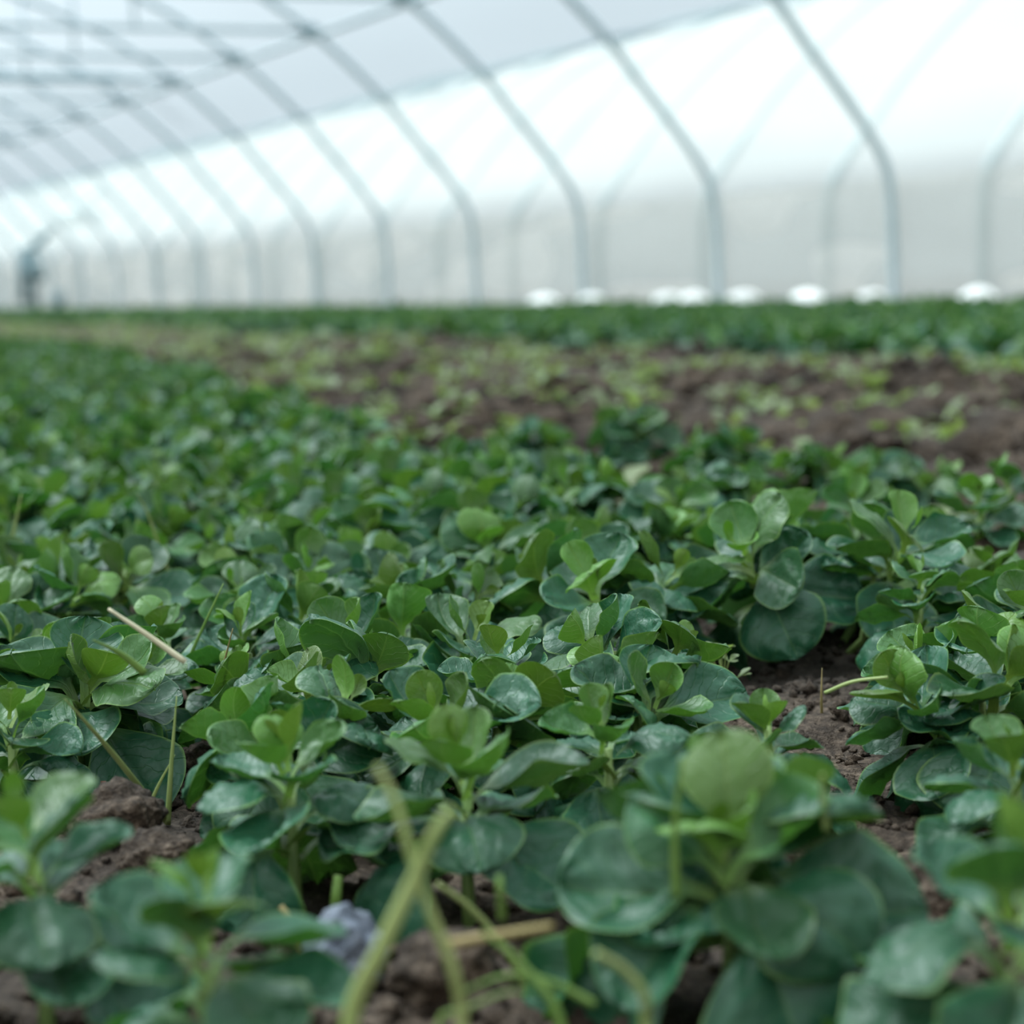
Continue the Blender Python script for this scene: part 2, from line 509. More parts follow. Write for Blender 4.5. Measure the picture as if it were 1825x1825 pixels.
# ------------------------------------------------------------------ sacks at the foot of the film
sk = [(1762, 517, 62, 42, 'largest white sack, at the right below the neighbouring hoop'), (1455, 519, 80, 24, 'long low white sack between the two nearest hoops'),
      (1252, 521, 46, 28, 'white sack leaning at the foot of the second nearest hoop'), (1342, 523, 40, 18, 'small white sack right of the second nearest hoop'),
      (1572, 525, 34, 18, 'small white sack at the foot of the nearest hoop'), (1068, 526, 46, 18, 'white sack right of the third nearest hoop'),
      (985, 528, 60, 16, 'flat white sack left of the third nearest hoop'), (1205, 527, 34, 14, 'smallest low white sack left of the second nearest hoop')]
for px, py, wpx, hpx, lab in sk:
    d = ray(px, py); k = 6.93 / d[0]; p = Vector((6.86, d[1] * k, 0)); z = d @ cf * k / F * 1.0
    zc = k * F
    w_ = wpx / F * zc; topz = H + (ray(px, py - hpx / 2) * k)[2]
    h_ = min(.19, max(.14, topz))
    v, f = ICO3
    vv = v.copy(); nn = vnoise(v[:, 0] * 2 + px, v[:, 1] * 2 + v[:, 2], 4)
    vv = vv * (1 + .25 * (nn[:, None] - .5))
    vv[:, 0] *= .13; vv[:, 1] *= w_ * .5; vv[:, 2] = (np.sign(v[:, 2]) * np.abs(v[:, 2]) ** .8) * h_ * .5 + h_ * .5
    vv[:, 2] *= 1 - .25 * np.abs(v[:, 1])
    m = MB(); m.add(vv, f)
    o = m.build('sack', BAG); o.location = (6.86, p.y, .0); tag(o, lab, 'sack', 'white sacks weighing down the film')

# ------------------------------------------------------------------ lettuce leaves


def leaf_grid(nu, nv, L, W, e0, e1, cup, cup_tip, bul, ruf, seed, twist=0., petiole=.34, bp=1.4, fold=0., tc=0.):
    rs = np.random.RandomState(seed)
    s = np.linspace(0, 1, nu)
    u = np.where(s < .25, s / .25 * petiole, petiole + (1 - petiole) * np.sin((s - .25) / .75 * PI / 2) ** .95)
    q_ = np.clip(u / (petiole + .22), 0, 1); q_ = q_ * q_ * (3 - 2 * q_)
    el = e0 + (e1 - e0) * q_ ** bp
    el = el + tc * (np.clip((u - petiole) / (1 - petiole), 0, 1) - .45) * (u > petiole * .8)
    du = np.diff(u, prepend=0) * L
    cx = np.cumsum(np.cos(el) * du); cz = np.cumsum(np.sin(el) * du)
    t = np.clip((u - petiole * .62) / (1 - petiole * .62), 0, 1)
    w = np.where(t < .57, np.sin(PI / 2 * np.minimum(1, t / .57)) ** 1.15, np.clip(1 - np.clip((t - .57) / .43, 0, 1) ** 2, 0, 1) ** .5)
    w = W * np.maximum(w, .12 * (u < .8))
    w = np.maximum(w, W * .02)
    v = np.linspace(-1, 1, nv)
    U_, V_ = np.meshgrid(u, v, indexing='ij')
    Wm = w[:, None]
    kap = (cup + (cup_tip - cup) * t[:, None] ** 1.5) / W
    kap = np.where(np.abs(kap) < 1e-3, 1e-3, kap)
    sl = V_ * Wm
    lat = np.sin(kap * sl) / kap; up = (1 - np.cos(kap * sl)) / kap
    up = up + fold * np.abs(sl)
    # curl of the tip along the length
    ph = rs.rand() * 6
    up = up + ruf * Wm * np.abs(V_) ** 3 * np.sin(U_ * (6 + 3 * rs.rand()) * 2 + ph + V_ * 1.5) * (t[:, None] > .15)
    # quilting between the veins
    phs = U_ * 8.0 - np.abs(V_) * 2.4 + 1.5 * vnoise(U_ * 4 + seed, V_ * 2.5 + seed * 2.3, 5)
    q = np.abs(np.sin(PI * (phs + .5))) ** .7 * (1 - np.abs(V_) ** 4)
    groove = np.exp(-(V_ / .13) ** 2)
    nz = vnoise(U_ * 9 + seed * 3.1, V_ * 5 + seed, 2)
    up = up + bul * W * ((q - .6) * (.15 + 1.7 * nz) * (1 - groove) + 1.1 * (nz - .5) - .8 * groove) * np.minimum(1, t[:, None] * 3)
    tw = twist * U_
    lat, up = lat * np.cos(tw) - up * np.sin(tw), lat * np.sin(tw) + up * np.cos(tw)
    nx = -np.sin(el)[:, None]; nzz = np.cos(el)[:, None]
    sway = .12 * W * np.sin(U_ * 3 + ph)
    X = cx[:, None] + nx * up; Z = cz[:, None] + nzz * up; Y = lat + sway
    return np.stack([X, Y, Z], -1).reshape(-1, 3), U_.ravel(), V_.ravel()


D = math.radians


def leaf_params(a, r):
    """a = 0 heart leaf ... 1 outermost leaf"""
    L = .017 + .057 * a ** .62 + r.uniform(-.003, .004)
    W = .0055 + .0238 * a ** .58 * r.uniform(.86, 1.12)
    kind = r.random()
    e0 = D(78 - 30 * a + r.uniform(-8, 8))
    e1 = D(68 - 125 * a ** 1.1 + r.uniform(-24, 20))
    if kind < .72:      # dished like a spoon
        tc = r.uniform(.35, 1.25) * (1 - .25 * a); cup = r.uniform(.45, 1.15) + .5 * (1 - a)
    else:               # domed, edges rolled down
        tc = r.uniform(-1.3, -.4); cup = r.uniform(-.9, -.1)
    ct = cup * r.uniform(.5, 1.1)
    return dict(L=L, W=W, e0=e0, e1=e1, cup=cup, cup_tip=ct, tc=tc, bul=.06 + .085 * a, ruf=r.uniform(.01, .13) * (.4 + a),
                seed=r.randrange(99999), twist=r.uniform(-.45, .45), bp=r.uniform(.9, 1.3), petiole=.36 + .04 * a, fold=r.choice([0, 0, 0, 0, .2]))


def flat_normal(f): return f[:, ::-1]


HERO_AGES = [0, .1, .22, .36, .5, .65, .8, 1.0]
rl = random.Random(21)
leaf_pool = {}
NVAR = 8
for ai, a in enumerate(HERO_AGES):
    leaf_pool[ai] = []
    for k in range(NVAR):
        p = leaf_params(a, rl)
        nu, nv = (22, 17) if a > .3 else (14, 11)
        v, u_, v_ = leaf_grid(nu, nv, **p)
        me = mesh_np('leaf', v, [grid_faces(nu, nv)[:, ::-1]])
        fattr(me, 'lu', u_); fattr(me, 'lv', v_); fattr(me, 'age', np.full(len(u_), min(1, max(0, a * 2.5 - .02 + rl.uniform(-.45, .2))))); fattr(me, 'tint', np.full(len(u_), rl.random()))
        me.materials.append(LEAF)
        leaf_pool[ai].append(me)


def heart_layout(width, r):
    """positions of the hearts inside a plant of this width (m)"""
    n = 1 if width < .105 else (2 if width < .13 else (3 if width < .155 else 4))
    sp_ = max(.012, (width - .100) / 2 * 1.1)
    ph = r.uniform(0, 6.28)
    if n == 1: return [(0, 0, 0)]
    return [(sp_ * math.cos(ph + 6.283 * k / n + r.uniform(-.3, .3)), sp_ * math.sin(ph + 6.283 * k / n + r.uniform(-.3, .3)), r.uniform(-.006, .008)) for k in range(n)]


def rosette(r, nmax, cx=0, cy=0, lean=(0, 0)):
    """list of (age_index, azimuth, pitch jitter, scale, z)"""
    out = []; az = r.uniform(0, 6.28); nl = nmax
    for k in range(nl):
        a = (k / (nl - 1)) ** .72
        ai = min(range(len(HERO_AGES)), key=lambda i: abs(HERO_AGES[i] - a))
        az += D(137.5) + r.uniform(-.25, .25)
        out.append((ai, az, r.uniform(-.16, .16), r.uniform(.86, 1.12), .066 - .044 * a))
    return out


def leaves_of_plant(width, r, dens=1.0):
    """matrices for each leaf, plant base at origin"""
    L = []
    hearts = heart_layout(width, r)
    s0 = min(1.12, max(.75, width / .11)) if len(hearts) == 1 else r.uniform(.98, 1.12)
    for (hx, hy, hz) in hearts:
        tl = (D(r.uniform(22, 42)) if len(hearts) > 1 else D(r.uniform(0, 14))); ta = math.atan2(hy, hx) if len(hearts) > 1 else r.uniform(0, 6.28)
        TL = Matrix.Rotation(tl, 4, Vector((-math.sin(ta), math.cos(ta), 0)))
        n = int((18 if len(hearts) < 3 else 15) * dens)
        hd = math.atan2(hy, hx); hr = math.hypot(hx, hy)
        for ai, az, pj, sc, z in rosette(r, n):
            outw = math.cos(az - hd) if hr > .01 else 1
            a = HERO_AGES[ai]
            if outw < -.2 and a > .75: sc *= .75; pj -= .3
            lift = .006 * (1 - a)
            m_ = (Matrix.Translation((hx, hy, .040 + hz)) @ TL @ Matrix.Translation((0, 0, z - .040 + lift)) @ Matrix.Rotation(az, 4, 'Z') @ Matrix.Rotation(pj, 4, 'Y') @ Matrix.Rotation(r.uniform(-.15, .15), 4, 'X') @ Matrix.Scale(sc * s0, 4))
            L.append((ai, m_))
    return L


def stem_mesh(width, r):
    m = MB()
    for hx, hy, hz in heart_layout(width, r):
        m.tube([(hx * .2, hy * .2, -.012), (hx * .7, hy * .7, .015), (hx, hy, .045)], [.005, .0055, .003], 7)
    return m


PLANTG = "lamb's lettuce plants of the near bed"
STEMM = simple('pale_stem', [(.16, .26, .07), (.26, .36, .12)], 50, .5)
hero_n = 0


def hero_plant(px, py, wpx, label, seed, h=.046, grow=1.0):
    p = ground(px, py, h); z = proj(p)[2]
    width = wpx / F * z
    r = random.Random(seed)
    root = empty('lambs_lettuce', (p.x, p.y, sz(p.x, p.y) - .004))
    root['width'] = 0
    del root['width']
    tag(root, label, 'lettuce', PLANTG)
    st = MB()
    hearts = heart_layout(width, random.Random(seed))
    for hx, hy, hz in hearts:
        st.tube([(hx * .3, hy * .3, -.012), (hx * .8, hy * .8, .012), (hx, hy, .058 + hz)], [.0035, .0035, .002], 7)
    st.build('stem', STEMM, root)
    for ai, m_ in leaves_of_plant(width, random.Random(seed)):
        me = r.choice(leaf_pool[ai])
        o = bpy.data.objects.new('leaf', me); C.objects.link(o); o.parent = root; o.matrix_local = Matrix.Scale(grow, 4) @ m_
    placed.append((p.x, p.y, width * .5))
    return root


placed = []
HP = [
    (1300, 1625, 520, 'largest blurred plant of the foreground, right of centre, big round leaves hanging to the front'),
    (1800, 1770, 430, 'blurred plant cut off by the bottom right corner'),
    (375, 1795, 370, 'pale blurred plant at the bottom edge, left of the grey stone'),
    (75, 1680, 330, 'blurred plant in the bottom left corner, its pale rounded leaf over the soil'),
    (520, 1455, 330, 'plant with thick curled leaves left of the crossed foreground stalks'),
    (830, 1470, 350, 'plant with broad leaves just behind and right of the crossed foreground stalks'),
    (1085, 1370, 250, 'plant with a round quilted leaf wedged behind the largest foreground plant'),
    (1370, 1340, 330, 'low yellow-green plant directly behind the largest foreground plant'),
    (1715, 1290, 340, 'plant at the right edge above the black hollow, round leaf at its top'),
    (720, 1175, 400, 'sharp plant at centre left with a large round pale leaf on top'),
    (445, 1180, 240, 'sharp plant with a dark dish-shaped round leaf, beside the thin tan stem'),
    (1075, 1110, 370, 'sharp central plant, left of the widest one, a pointed leaf hanging at its right'),
    (1455, 1065, 440, 'widest sharp plant, right of centre above the bare brown soil'),
    (125, 1270, 340, 'plant at the left edge with yellowish grass blades fallen across it'),
    (185, 1020, 240, 'dark compact plant standing alone on the left, above the pale straw'),
    (470, 1000, 190, 'plant with rounded leaves left of centre, behind the dish-leaved plant'),
    (650, 965, 250, 'plant with an upright heart of narrow leaves, above the sharp centre-left plant'),
    (870, 1020, 230, 'plant squeezed between the two central sharp plants'),
    (300, 1165, 170, 'small plant behind the pale straw at left'),
    (1775, 1060, 210, 'plant at the right edge, just right of and level with the widest sharp plant'),
    (1745, 965, 190, 'plant with a hollow spoon leaf near the right edge, behind the widest sharp plant'),
    (1600, 855, 230, 'tall plant on the right border of the near bed, before the black clods'),
    (1440, 835, 150, 'dark plant on the bed border, second from the right one'),
    (1290, 815, 170, 'plant on the bed border in the middle of the right half'),
    (1130, 805, 150, 'plant with a backward-curled leaf on the bed border right of centre'),
    (950, 780, 150, 'rounded plant on the bed border just right of the picture centre line'),
    (1000, 890, 240, 'plant with bluish folded leaves behind the central sharp plants'),
    (1290, 915, 220, 'yellow-hearted plant behind and left of the widest sharp one'),
    (1800, 925, 120, 'small plant cut by the right edge beside the bare strip'),
    (330, 935, 220, 'plant behind the thin bent stalk at left'),
    (820, 900, 210, 'plant with flat tilted leaves above the picture centre'),
    (1135, 985, 210, 'plant with pale folded leaves between the central and the widest sharp plant'),
    (1530, 935, 200, 'plant directly behind the widest sharp one, with a yellow-green upright leaf'),
    (20, 1330, 210, 'plant at the left edge with one large drooping leaf, below the blade-crossed plant'),
    (40, 960, 190, 'plant at the left edge beside the tall grass blade'),
    (1810, 1440, 90, 'single low shoot with a blue-green heart-shaped leaf in the black hollow at right'),
    (560, 1110, 150, 'small pale plant between the dish-leaved and the centre-left sharp plants'),
    (900, 1250, 210, 'plant whose leaf edges show below the two central sharp plants'),
    (1640, 1120, 150, 'small plant on the right flank of the widest sharp one'),
]
for i, (px, py, wpx, lab) in enumerate(HP):
    hero_plant(px, py, wpx, lab, 100 + i * 7, grow={0: 1.2, 1: 1.4, 2: 1.3, 3: 1.3, 4: 1.15, 5: 1.25, 7: .85, 8: 1.1, 9: 1.15, 11: 1.15, 12: 1.25, 13: 1.2}.get(i, 1.08))

# scattered plants of the near bed: dart throwing with rows along the tunnel


def in_view(x, y, m=60):
    if x * cf[0] + y * cf[1] < .3: return False
    X_, Y_, z = proj((x, y, .07))
    return -m < X_ < 1825 + m and Y_ < 1825 + m + 60


# soil patches kept open (pixel ellipses on the ground)
gaps = [(880, 1770, 130, 60), (240, 1500, 90, 80), (360, 1330, 20, 75), (700, 1740, 130, 75), (1640, 1560, 60, 60), (1500, 1250, 40, 45), (1290, 1235, 30, 35), (1600, 1440, 90, 80), (1780, 870, 60, 40), (310, 1090, 10, 40)]
cand = []
rs = random.Random(5)
for _ in range(60000):
    y = rs.random() ** 1.6 * 22; 
    x = rs.uniform(-4, 3.2)
    if x > bed_edge(y) - .05 + rs.uniform(-.06, .06): continue
    if not in_view(x, y): continue
    cand.append((x, y))
scat = []
cell = {}


def key(x, y): return (int(math.floor(x / .14)), int(math.floor(y / .14)))


for (x, y, r_) in placed: cell.setdefault(key(x, y), []).append((x, y, r_ * .98))
for x, y in cand:
    X_, Y_, z = proj((x, y, 0.0))
    if Y_ > 1760 or (X_ > 1150 and Y_ > 1330): continue
    if z < 2.6 and any(((X_ - a) / (c + 130 / z)) ** 2 < 1 and Y_ > b - d and proj((x, y, .10))[1] < b + d for a, b, c, d in gaps): continue
    rr = rs.uniform(.040, .052) if z < 3 else rs.uniform(.048, .058)
    k = key(x, y); ok = True
    for i in (-1, 0, 1):
        for j in (-1, 0, 1):
            for (a, b, r_) in cell.get((k[0] + i, k[1] + j), []):
                if (a - x) ** 2 + (b - y) ** 2 < (rr + r_) ** 2: ok = False
    if ok:
        cell.setdefault(k, []).append((x, y, rr)); scat.append((z, x, y, rr, X_, Y_))
scat.sort()
print('scattered plants', len(scat))

# joined plants: mid and low resolution variants


def joined_plant(width, seed, nu, nv, dens):
    r = random.Random(seed); m = MB()
    for ai, M_ in leaves_of_plant(width, r, dens):
        a = HERO_AGES[ai]; p = leaf_params(a, r)
        if a < .15 and nu < 8: continue
        v, u_, v_ = leaf_grid(nu, nv, **p)
        Mn = np.array(M_); v = v @ Mn[:3, :3].T + Mn[:3, 3]
        m.add(v, grid_faces(nu, nv)[:, ::-1], lu=u_, lv=v_, age=min(1, max(0, a * 2.5 - .02 + r.uniform(-.45, .2))), tint=r.random())
    return m


mid_pool = []
for k in range(14):
    m = joined_plant([.105, .12, .13, .14][k % 4], 500 + k, 12, 9, 1.0)
    me = m.mesh('lambs_lettuce'); me.materials.append(LEAF); mid_pool.append(me)

NEARLIM = 300 - len(HP)
zone = []
for idx, (z, x, y, rr, X_, Y_) in enumerate(scat[:NEARLIM]):
    if z < 1.75:
        side_ = 'left' if X_ < 600 else ('middle' if X_ < 1200 else 'right')
        lab = {'left': "lamb's lettuce plant filling in among the labelled ones on the left of the near bed",
               'middle': "lamb's lettuce plant filling in among the sharp ones in the middle of the near bed",
               'right': "lamb's lettuce plant filling in among the sharp ones on the right of the near bed"}[side_]
        root = empty('lambs_lettuce', (x, y, sz(x, y) - .004)); wdt = rr * 2 + .035
        sd = 9000 + idx
        st = MB()
        for hx, hy, hz in heart_layout(wdt, random.Random(sd)):
            st.tube([(hx * .3, hy * .3, -.012), (hx * .8, hy * .8, .012), (hx, hy, .058 + hz)], [.0035, .0035, .002], 6)
        st.build('stem', STEMM, root)
        for ai, m_ in leaves_of_plant(wdt, random.Random(sd)):
            o = bpy.data.objects.new('leaf', rs.choice(leaf_pool[ai])); C.objects.link(o); o.parent = root; o.matrix_local = m_
        o = root
    else:
        lab = ("blurred lamb's lettuce plant in the dense carpet at the left, behind the sharp plants" if X_ < 700 else
               "softly blurred lamb's lettuce plant between the sharp plants and the bare strip")
        o = bpy.data.objects.new('lambs_lettuce', rs.choice(mid_pool)); C.objects.link(o)
        o.location = (x, y, sz(x, y) - .004); o.rotation_euler = (0, 0, rs.uniform(0, 6.28)); s_ = rs.uniform(.9, 1.12); o.scale = (s_, s_, s_)
    tag(o, lab, 'lettuce', PLANTG)

# the rest of the crop, as one object
far_pool = []
for k in range(8):
    m = joined_plant(.13, 700 + k, 6, 5, .75)
    far_pool.append((np.concatenate(m.v), np.concatenate(m.f), {q: np.concatenate(a) for q, a in m.at.items()}))
vf_pool = []
for k in range(6):
    m = joined_plant(.13, 800 + k, 4, 3, .55)
    vf_pool.append((np.concatenate(m.v), np.concatenate(m.f), {q: np.concatenate(a) for q, a in m.at.items()}))
carpet = MB()


def put(x, y, z0, far, s_):
    v, f, at_ = (vf_pool if far else far_pool)[rs.randrange(6)]
    a = rs.uniform(0, 6.28); c, s = math.cos(a) * s_, math.sin(a) * s_
    vv = np.stack([v[:, 0] * c - v[:, 1] * s + x, v[:, 0] * s + v[:, 1] * c + y, v[:, 2] * s_ + z0], -1)
    carpet.add(vv, f, lu=at_['lu'], lv=at_['lv'], age=np.clip(at_['age'] + .08, 0, 1), tint=np.clip(at_['tint'] * .6 + rs.random() * .4, 0, 1))


zs = soil_z(np.array([q[1] for q in scat]), np.array([q[2] for q in scat]))
for i in range(NEARLIM, len(scat)):
    z, x, y, rr, X_, Y_ = scat[i]
    put(x, y, float(zs[i]) - .004, z > 8, rs.uniform(.9, 1.15))
cnt = 0
yy = 4.0
while yy < 48:
    dy = .150 if yy < 14 else (.19 if yy < 26 else .30)
    xx = float(bed2_edge(yy)) + rs.uniform(-.08, .1)
    while xx < 6.9:
        x = xx + rs.uniform(-.04, .04); y = yy + rs.uniform(-.05, .05)
        if in_view(x, y, 80):
            put(x, y, sz(x, y) - .006, yy > 14, rs.uniform(1.3, 1.6)); cnt += 1
        xx += dy
    yy += dy
print('far bed plants', cnt, 'verts', carpet.n)
o = carpet.build('lettuce_carpet', LEAF)
tag(o, 'blurred green carpet of lettuce in the far bed along the film and beyond the near plants', 'lettuce', kind='stuff')

# ------------------------------------------------------------------ weeds of the bare strip


def weed_mesh(seed, n, L0, W0, spread, nu=5, nv=4):
    r = random.Random(seed); m = MB()
    for k in range(n):
        a = r.random()
        v, u_, v_ = leaf_grid(nu, nv, L0 * r.uniform(.6, 1.1), W0 * r.uniform(.7, 1.1), D(r.uniform(40, 80)), D(r.uniform(-20, 40)), .8, .3, .05, .1, r.randrange(9999), petiole=.45)
        Mn = np.array(Matrix.Translation((r.uniform(-spread, spread), r.uniform(-spread, spread), r.uniform(0, spread * .5))) @ Matrix.Rotation(r.uniform(0, 6.28), 4, 'Z'))
        m.add(v @ Mn[:3, :3].T + Mn[:3, 3], grid_faces(nu, nv)[:, ::-1], lu=u_, lv=v_, age=a, tint=r.random())
    return m


wpool = []
for k in range(8):
    me = weed_mesh(40 + k, 12 + k, .042, .012, .035, 6, 5).mesh('weed'); me.materials.append(WEED); wpool.append(me)
hw = [(1085, 715, 1.9, 'pale green leafy weed standing alone left of centre in the bare strip'), (1350, 700, 1.5, 'pale weed in the middle of the bare strip, right of the tall one'),
      (1560, 680, 1.7, 'light green weed near the far bed on the right'), (820, 700, 1.5, 'green weed at the left end of the wide bare strip'), (1735, 700, 1.3, 'pale weed at the right edge of the bare strip'),
      (1600, 770, 1.5, 'low mossy weed in front of the black clods at right'), (1300, 775, 1.4, 'flat pale weed at the near border of the bare strip'), (690, 680, 1.3, 'small pale weed where the strip narrows'),
      (1420, 690, 1.2, 'small weed beside the middle one in the strip'), (640, 640, 1.5, 'weed half hidden where the strip meets the far bed at left')]
for px, py, s_, lab in hw:
    p = ground(px, py, .03); o = bpy.data.objects.new('weed', rs.choice(wpool)); C.objects.link(o)
    o.location = (p.x, p.y, sz(p.x, p.y)); o.scale = (s_, s_, s_ * .9); o.rotation_euler = (0, 0, rs.uniform(0, 6)); tag(o, lab, 'weed', 'weeds in the bare strip')
n = 0
while n < 285:
    y = 1.8 + rs.random() ** 1.4 * 20; x = rs.uniform(bed_edge(y) + .02, bed2_edge(y))
    if not in_view(x, y, 20): continue
    n += 1
    o = bpy.data.objects.new('weed', rs.choice(wpool)); C.objects.link(o); s_ = rs.uniform(.7, 1.7)
    o.location = (x, y, sz(x, y) - .003); o.scale = (s_, s_, s_); o.rotation_euler = (0, 0, rs.uniform(0, 6))
    tag(o, 'small pale weed scattered over the cloddy bare strip', 'weed', 'weeds in the bare strip')

wc = MB(); wsrc = []
for k in range(6):
    q = weed_mesh(90 + k, 9, .04, .012, .03, 4, 3); wsrc.append((np.concatenate(q.v), np.concatenate(q.f), {a: np.concatenate(b) for a, b in q.at.items()}))
n = 0
while n < 750:
    y = 3.2 + rs.random() ** 1.3 * 20; x = rs.uniform(bed_edge(y) + .02, bed2_edge(y))
    if not in_view(x, y, 20): continue
    n += 1; v, f, at_ = rs.choice(wsrc); a = rs.uniform(0, 6.28); s_ = rs.uniform(.6, 1.5); c_, n_ = math.cos(a) * s_, math.sin(a) * s_
    wc.add(np.stack([v[:, 0] * c_ - v[:, 1] * n_ + x, v[:, 0] * n_ + v[:, 1] * c_ + y, v[:, 2] * s_ + sz(x, y) - .003], -1), f, **at_)
tag(wc.build('weed_cover', WEED), 'thin cover of tiny pale weeds over the far part of the bare strip', 'weed', kind='stuff')

# seedling weed on the near soil
p = ground(1290, 1262, .0); root = empty('seedling_weed', (p.x, p.y, sz(p.x, p.y)))
tag(root, 'tiny pale seedling with small oval leaves on the soil below the central plants', 'seedling')
r = random.Random(3); m = MB()
tips = []
for k in range(9):
    a = r.uniform(0, 6.28); q = Vector((math.cos(a) * r.uniform(.002, .022), math.sin(a) * r.uniform(.002, .016), r.uniform(.008, .036)))
    m.tube(spline([(0, 0, 0), q * .5 + Vector((0, 0, .004)), q], 3), .0006, 5); tips.append(q)
m.build('stem', GRASSY, root)
for q in tips:
    for j in range(3):
        v, u_, v_ = leaf_grid(8, 7, r.uniform(.007, .012), r.uniform(.0026, .0042), D(40), D(r.uniform(-10, 30)), .5, .3, .03, .05, r.randrange(999), petiole=.3)
        mm = MB(); Mn = np.array(Matrix.Translation(q) @ Matrix.Rotation(r.uniform(0, 6.28), 4, 'Z')); mm.add(v @ Mn[:3, :3].T + Mn[:3, 3], grid_faces(8, 7)[:, ::-1], lu=u_, lv=v_, age=.4, tint=.9)
        mm.build('leaf', WEED, root)

# ------------------------------------------------------------------ clods, crumbs, stone


def rock(v, seed, amp, fr=1.6):
    if len(v) > 100:
        from mathutils import noise as mn
        o_ = Vector((seed * 3.7, seed, 1))
        q_ = np.array([mn.fractal(Vector(p) * 1.1 + o_, .9, 2.1, 6) for p in v])
        return v * (1 + amp * .35 * q_)[:, None]
    n = vnoise(v[:, 0] * fr + seed, v[:, 1] * fr + v[:, 2] * fr * 1.3, seed) - .5
    n2 = vnoise(v[:, 0] * fr * 3 + seed, v[:, 1] * fr * 3 - v[:, 2] * fr * 2.7, seed + 1) - .5
    n3 = vnoise(v[:, 0] * fr * 8 + v[:, 2] * 5, v[:, 1] * fr * 8 + v[:, 2] * fr * 7, seed + 2) - .5
    return v * (1 + amp * (n + .5 * n2 + .3 * n3))[:, None]


def clod_obj(name, px, py, size, mat, lab, cat, sc=(1, 1, .8), amp=.9, seed=1, lift=.3, h=0.01, sub=None):
    p = ground(px, py, h); v = rock((sub or ICO4)[0], seed, amp) * np.array(sc) * size
    m = MB(); m.add(v, (sub or ICO4)[1]); o = m.build(name, mat); o.location = (p.x, p.y, sz(p.x, p.y) + size * lift); tag(o, lab, cat); return o


clod_obj('soil_clod', 215, 1490, .024, SOIL, 'brown soil clod on the bare patch between the left plants', 'clod', seed=5, amp=1.3)
clod_obj('soil_clod', 285, 1530, .018, SOIL, 'smaller crumbly clod right of the brown clod on the left patch', 'clod', seed=9, amp=1.3)
clod_obj('soil_clod', 355, 1330, .016, SOIL, 'crumbly clod at the foot of the thin tan stem', 'clod', seed=12, amp=1.3)
clod_obj('soil_clod', 790, 1750, .022, SOIL, 'blurred brown clod at the bottom, right of the grey stone', 'clod', seed=15, amp=1.0)
clod_obj('soil_clod', 1650, 1590, .020, SOIL, 'blurred clod on the soil between the largest plant and the bottom right plant', 'clod', seed=18, amp=1.2)
clod_obj('stone', 612, 1740, .019, STONE, 'grey-blue stone lying on the soil at the bottom edge', 'stone', sc=(.95, .8, 1.0), amp=1.3, seed=22, lift=.55)
bigc = [(1740, 800, .06), (1790, 770, .055), (1470, 770, .055), (1690, 830, .05), (1030, 715, .07), (1370, 770, .055), (1560, 740, .06), (1800, 850, .06), (900, 660, .06), (1250, 730, .05), (730, 660, .06), (1640, 720, .05)]
for i, (px, py, s_) in enumerate(bigc):
    lab = ['dark clod at the right of the strip above the border plant', 'black clod touching the right edge of the strip', 'dark clod behind the second border plant from the right', 'dark clod just right of the tall border plant',
           'dark clod left of the pale standing weed', 'dark clod behind the middle border plant', 'clod in the middle of the right half of the strip', 'low clod at the right edge behind the small cut plant',
           'distant clod near the far bed left of centre', 'clod between the pale standing weed and the middle weed', 'distant clod where the strip narrows at left', 'clod below the light green weed near the far bed'][i]
    clod_obj('soil_clod', px, py, s_, SOIL, lab, 'clod', seed=30 + i, amp=1.0, h=.03, lift=.2, sub=ICO3, sc=(1, 1.1, .7))
cr_ = MB(); v1, f1 = ICO1; v2, f2 = ICO2
rock_pool = [(rock(v2, q, 1.2), f2) for q in range(30)] 
rock_small = [(rock(v1, q, 1.0), f1) for q in range(20)]
k = 0; CR_ = []
while k < 15000:
    a = rs.uniform(-D(15), D(15)) + PI / 2 - psi; far_ = k > 4200
    r_ = rs.uniform(.7, 2.2) if not far_ else 1.7 + 9 * rs.random() ** 1.6
    x, y = r_ * math.cos(a), r_ * math.sin(a)
    instrip = x > bed_edge(y) + .02
    if r_ > 2.2 and not instrip: continue
    if x > bed2_edge(y): continue
    k += 1; CR_.append((x, y, instrip))
zc = soil_z(np.array([c[0] for c in CR_]), np.array([c[1] for c in CR_]))
for (x, y, instrip), z_ in zip(CR_, zc):
    s_ = rs.uniform(.0012, .006) if not instrip else .004 + .026 * rs.random() ** 2.2
    v, f = rs.choice(rock_pool if s_ > .004 else rock_small)
    a = rs.uniform(0, 6.28); c_, n_ = math.cos(a), math.sin(a)
    vv = np.stack([v[:, 0] * c_ - v[:, 1] * n_, v[:, 0] * n_ + v[:, 1] * c_, v[:, 2] * rs.uniform(.6, .9)], -1) * s_
    cr_.add(vv + np.array([x, y, z_ + s_ * .3]), f)
tag(cr_.build('soil_crumbs', SOIL), 'brown soil crumbs strewn over the ground between the plants', 'soil', kind='stuff')

# ------------------------------------------------------------------ grass blades and stalks


def gz_depth(px, py): return float(proj(ground(px, py, 0.0))[2])


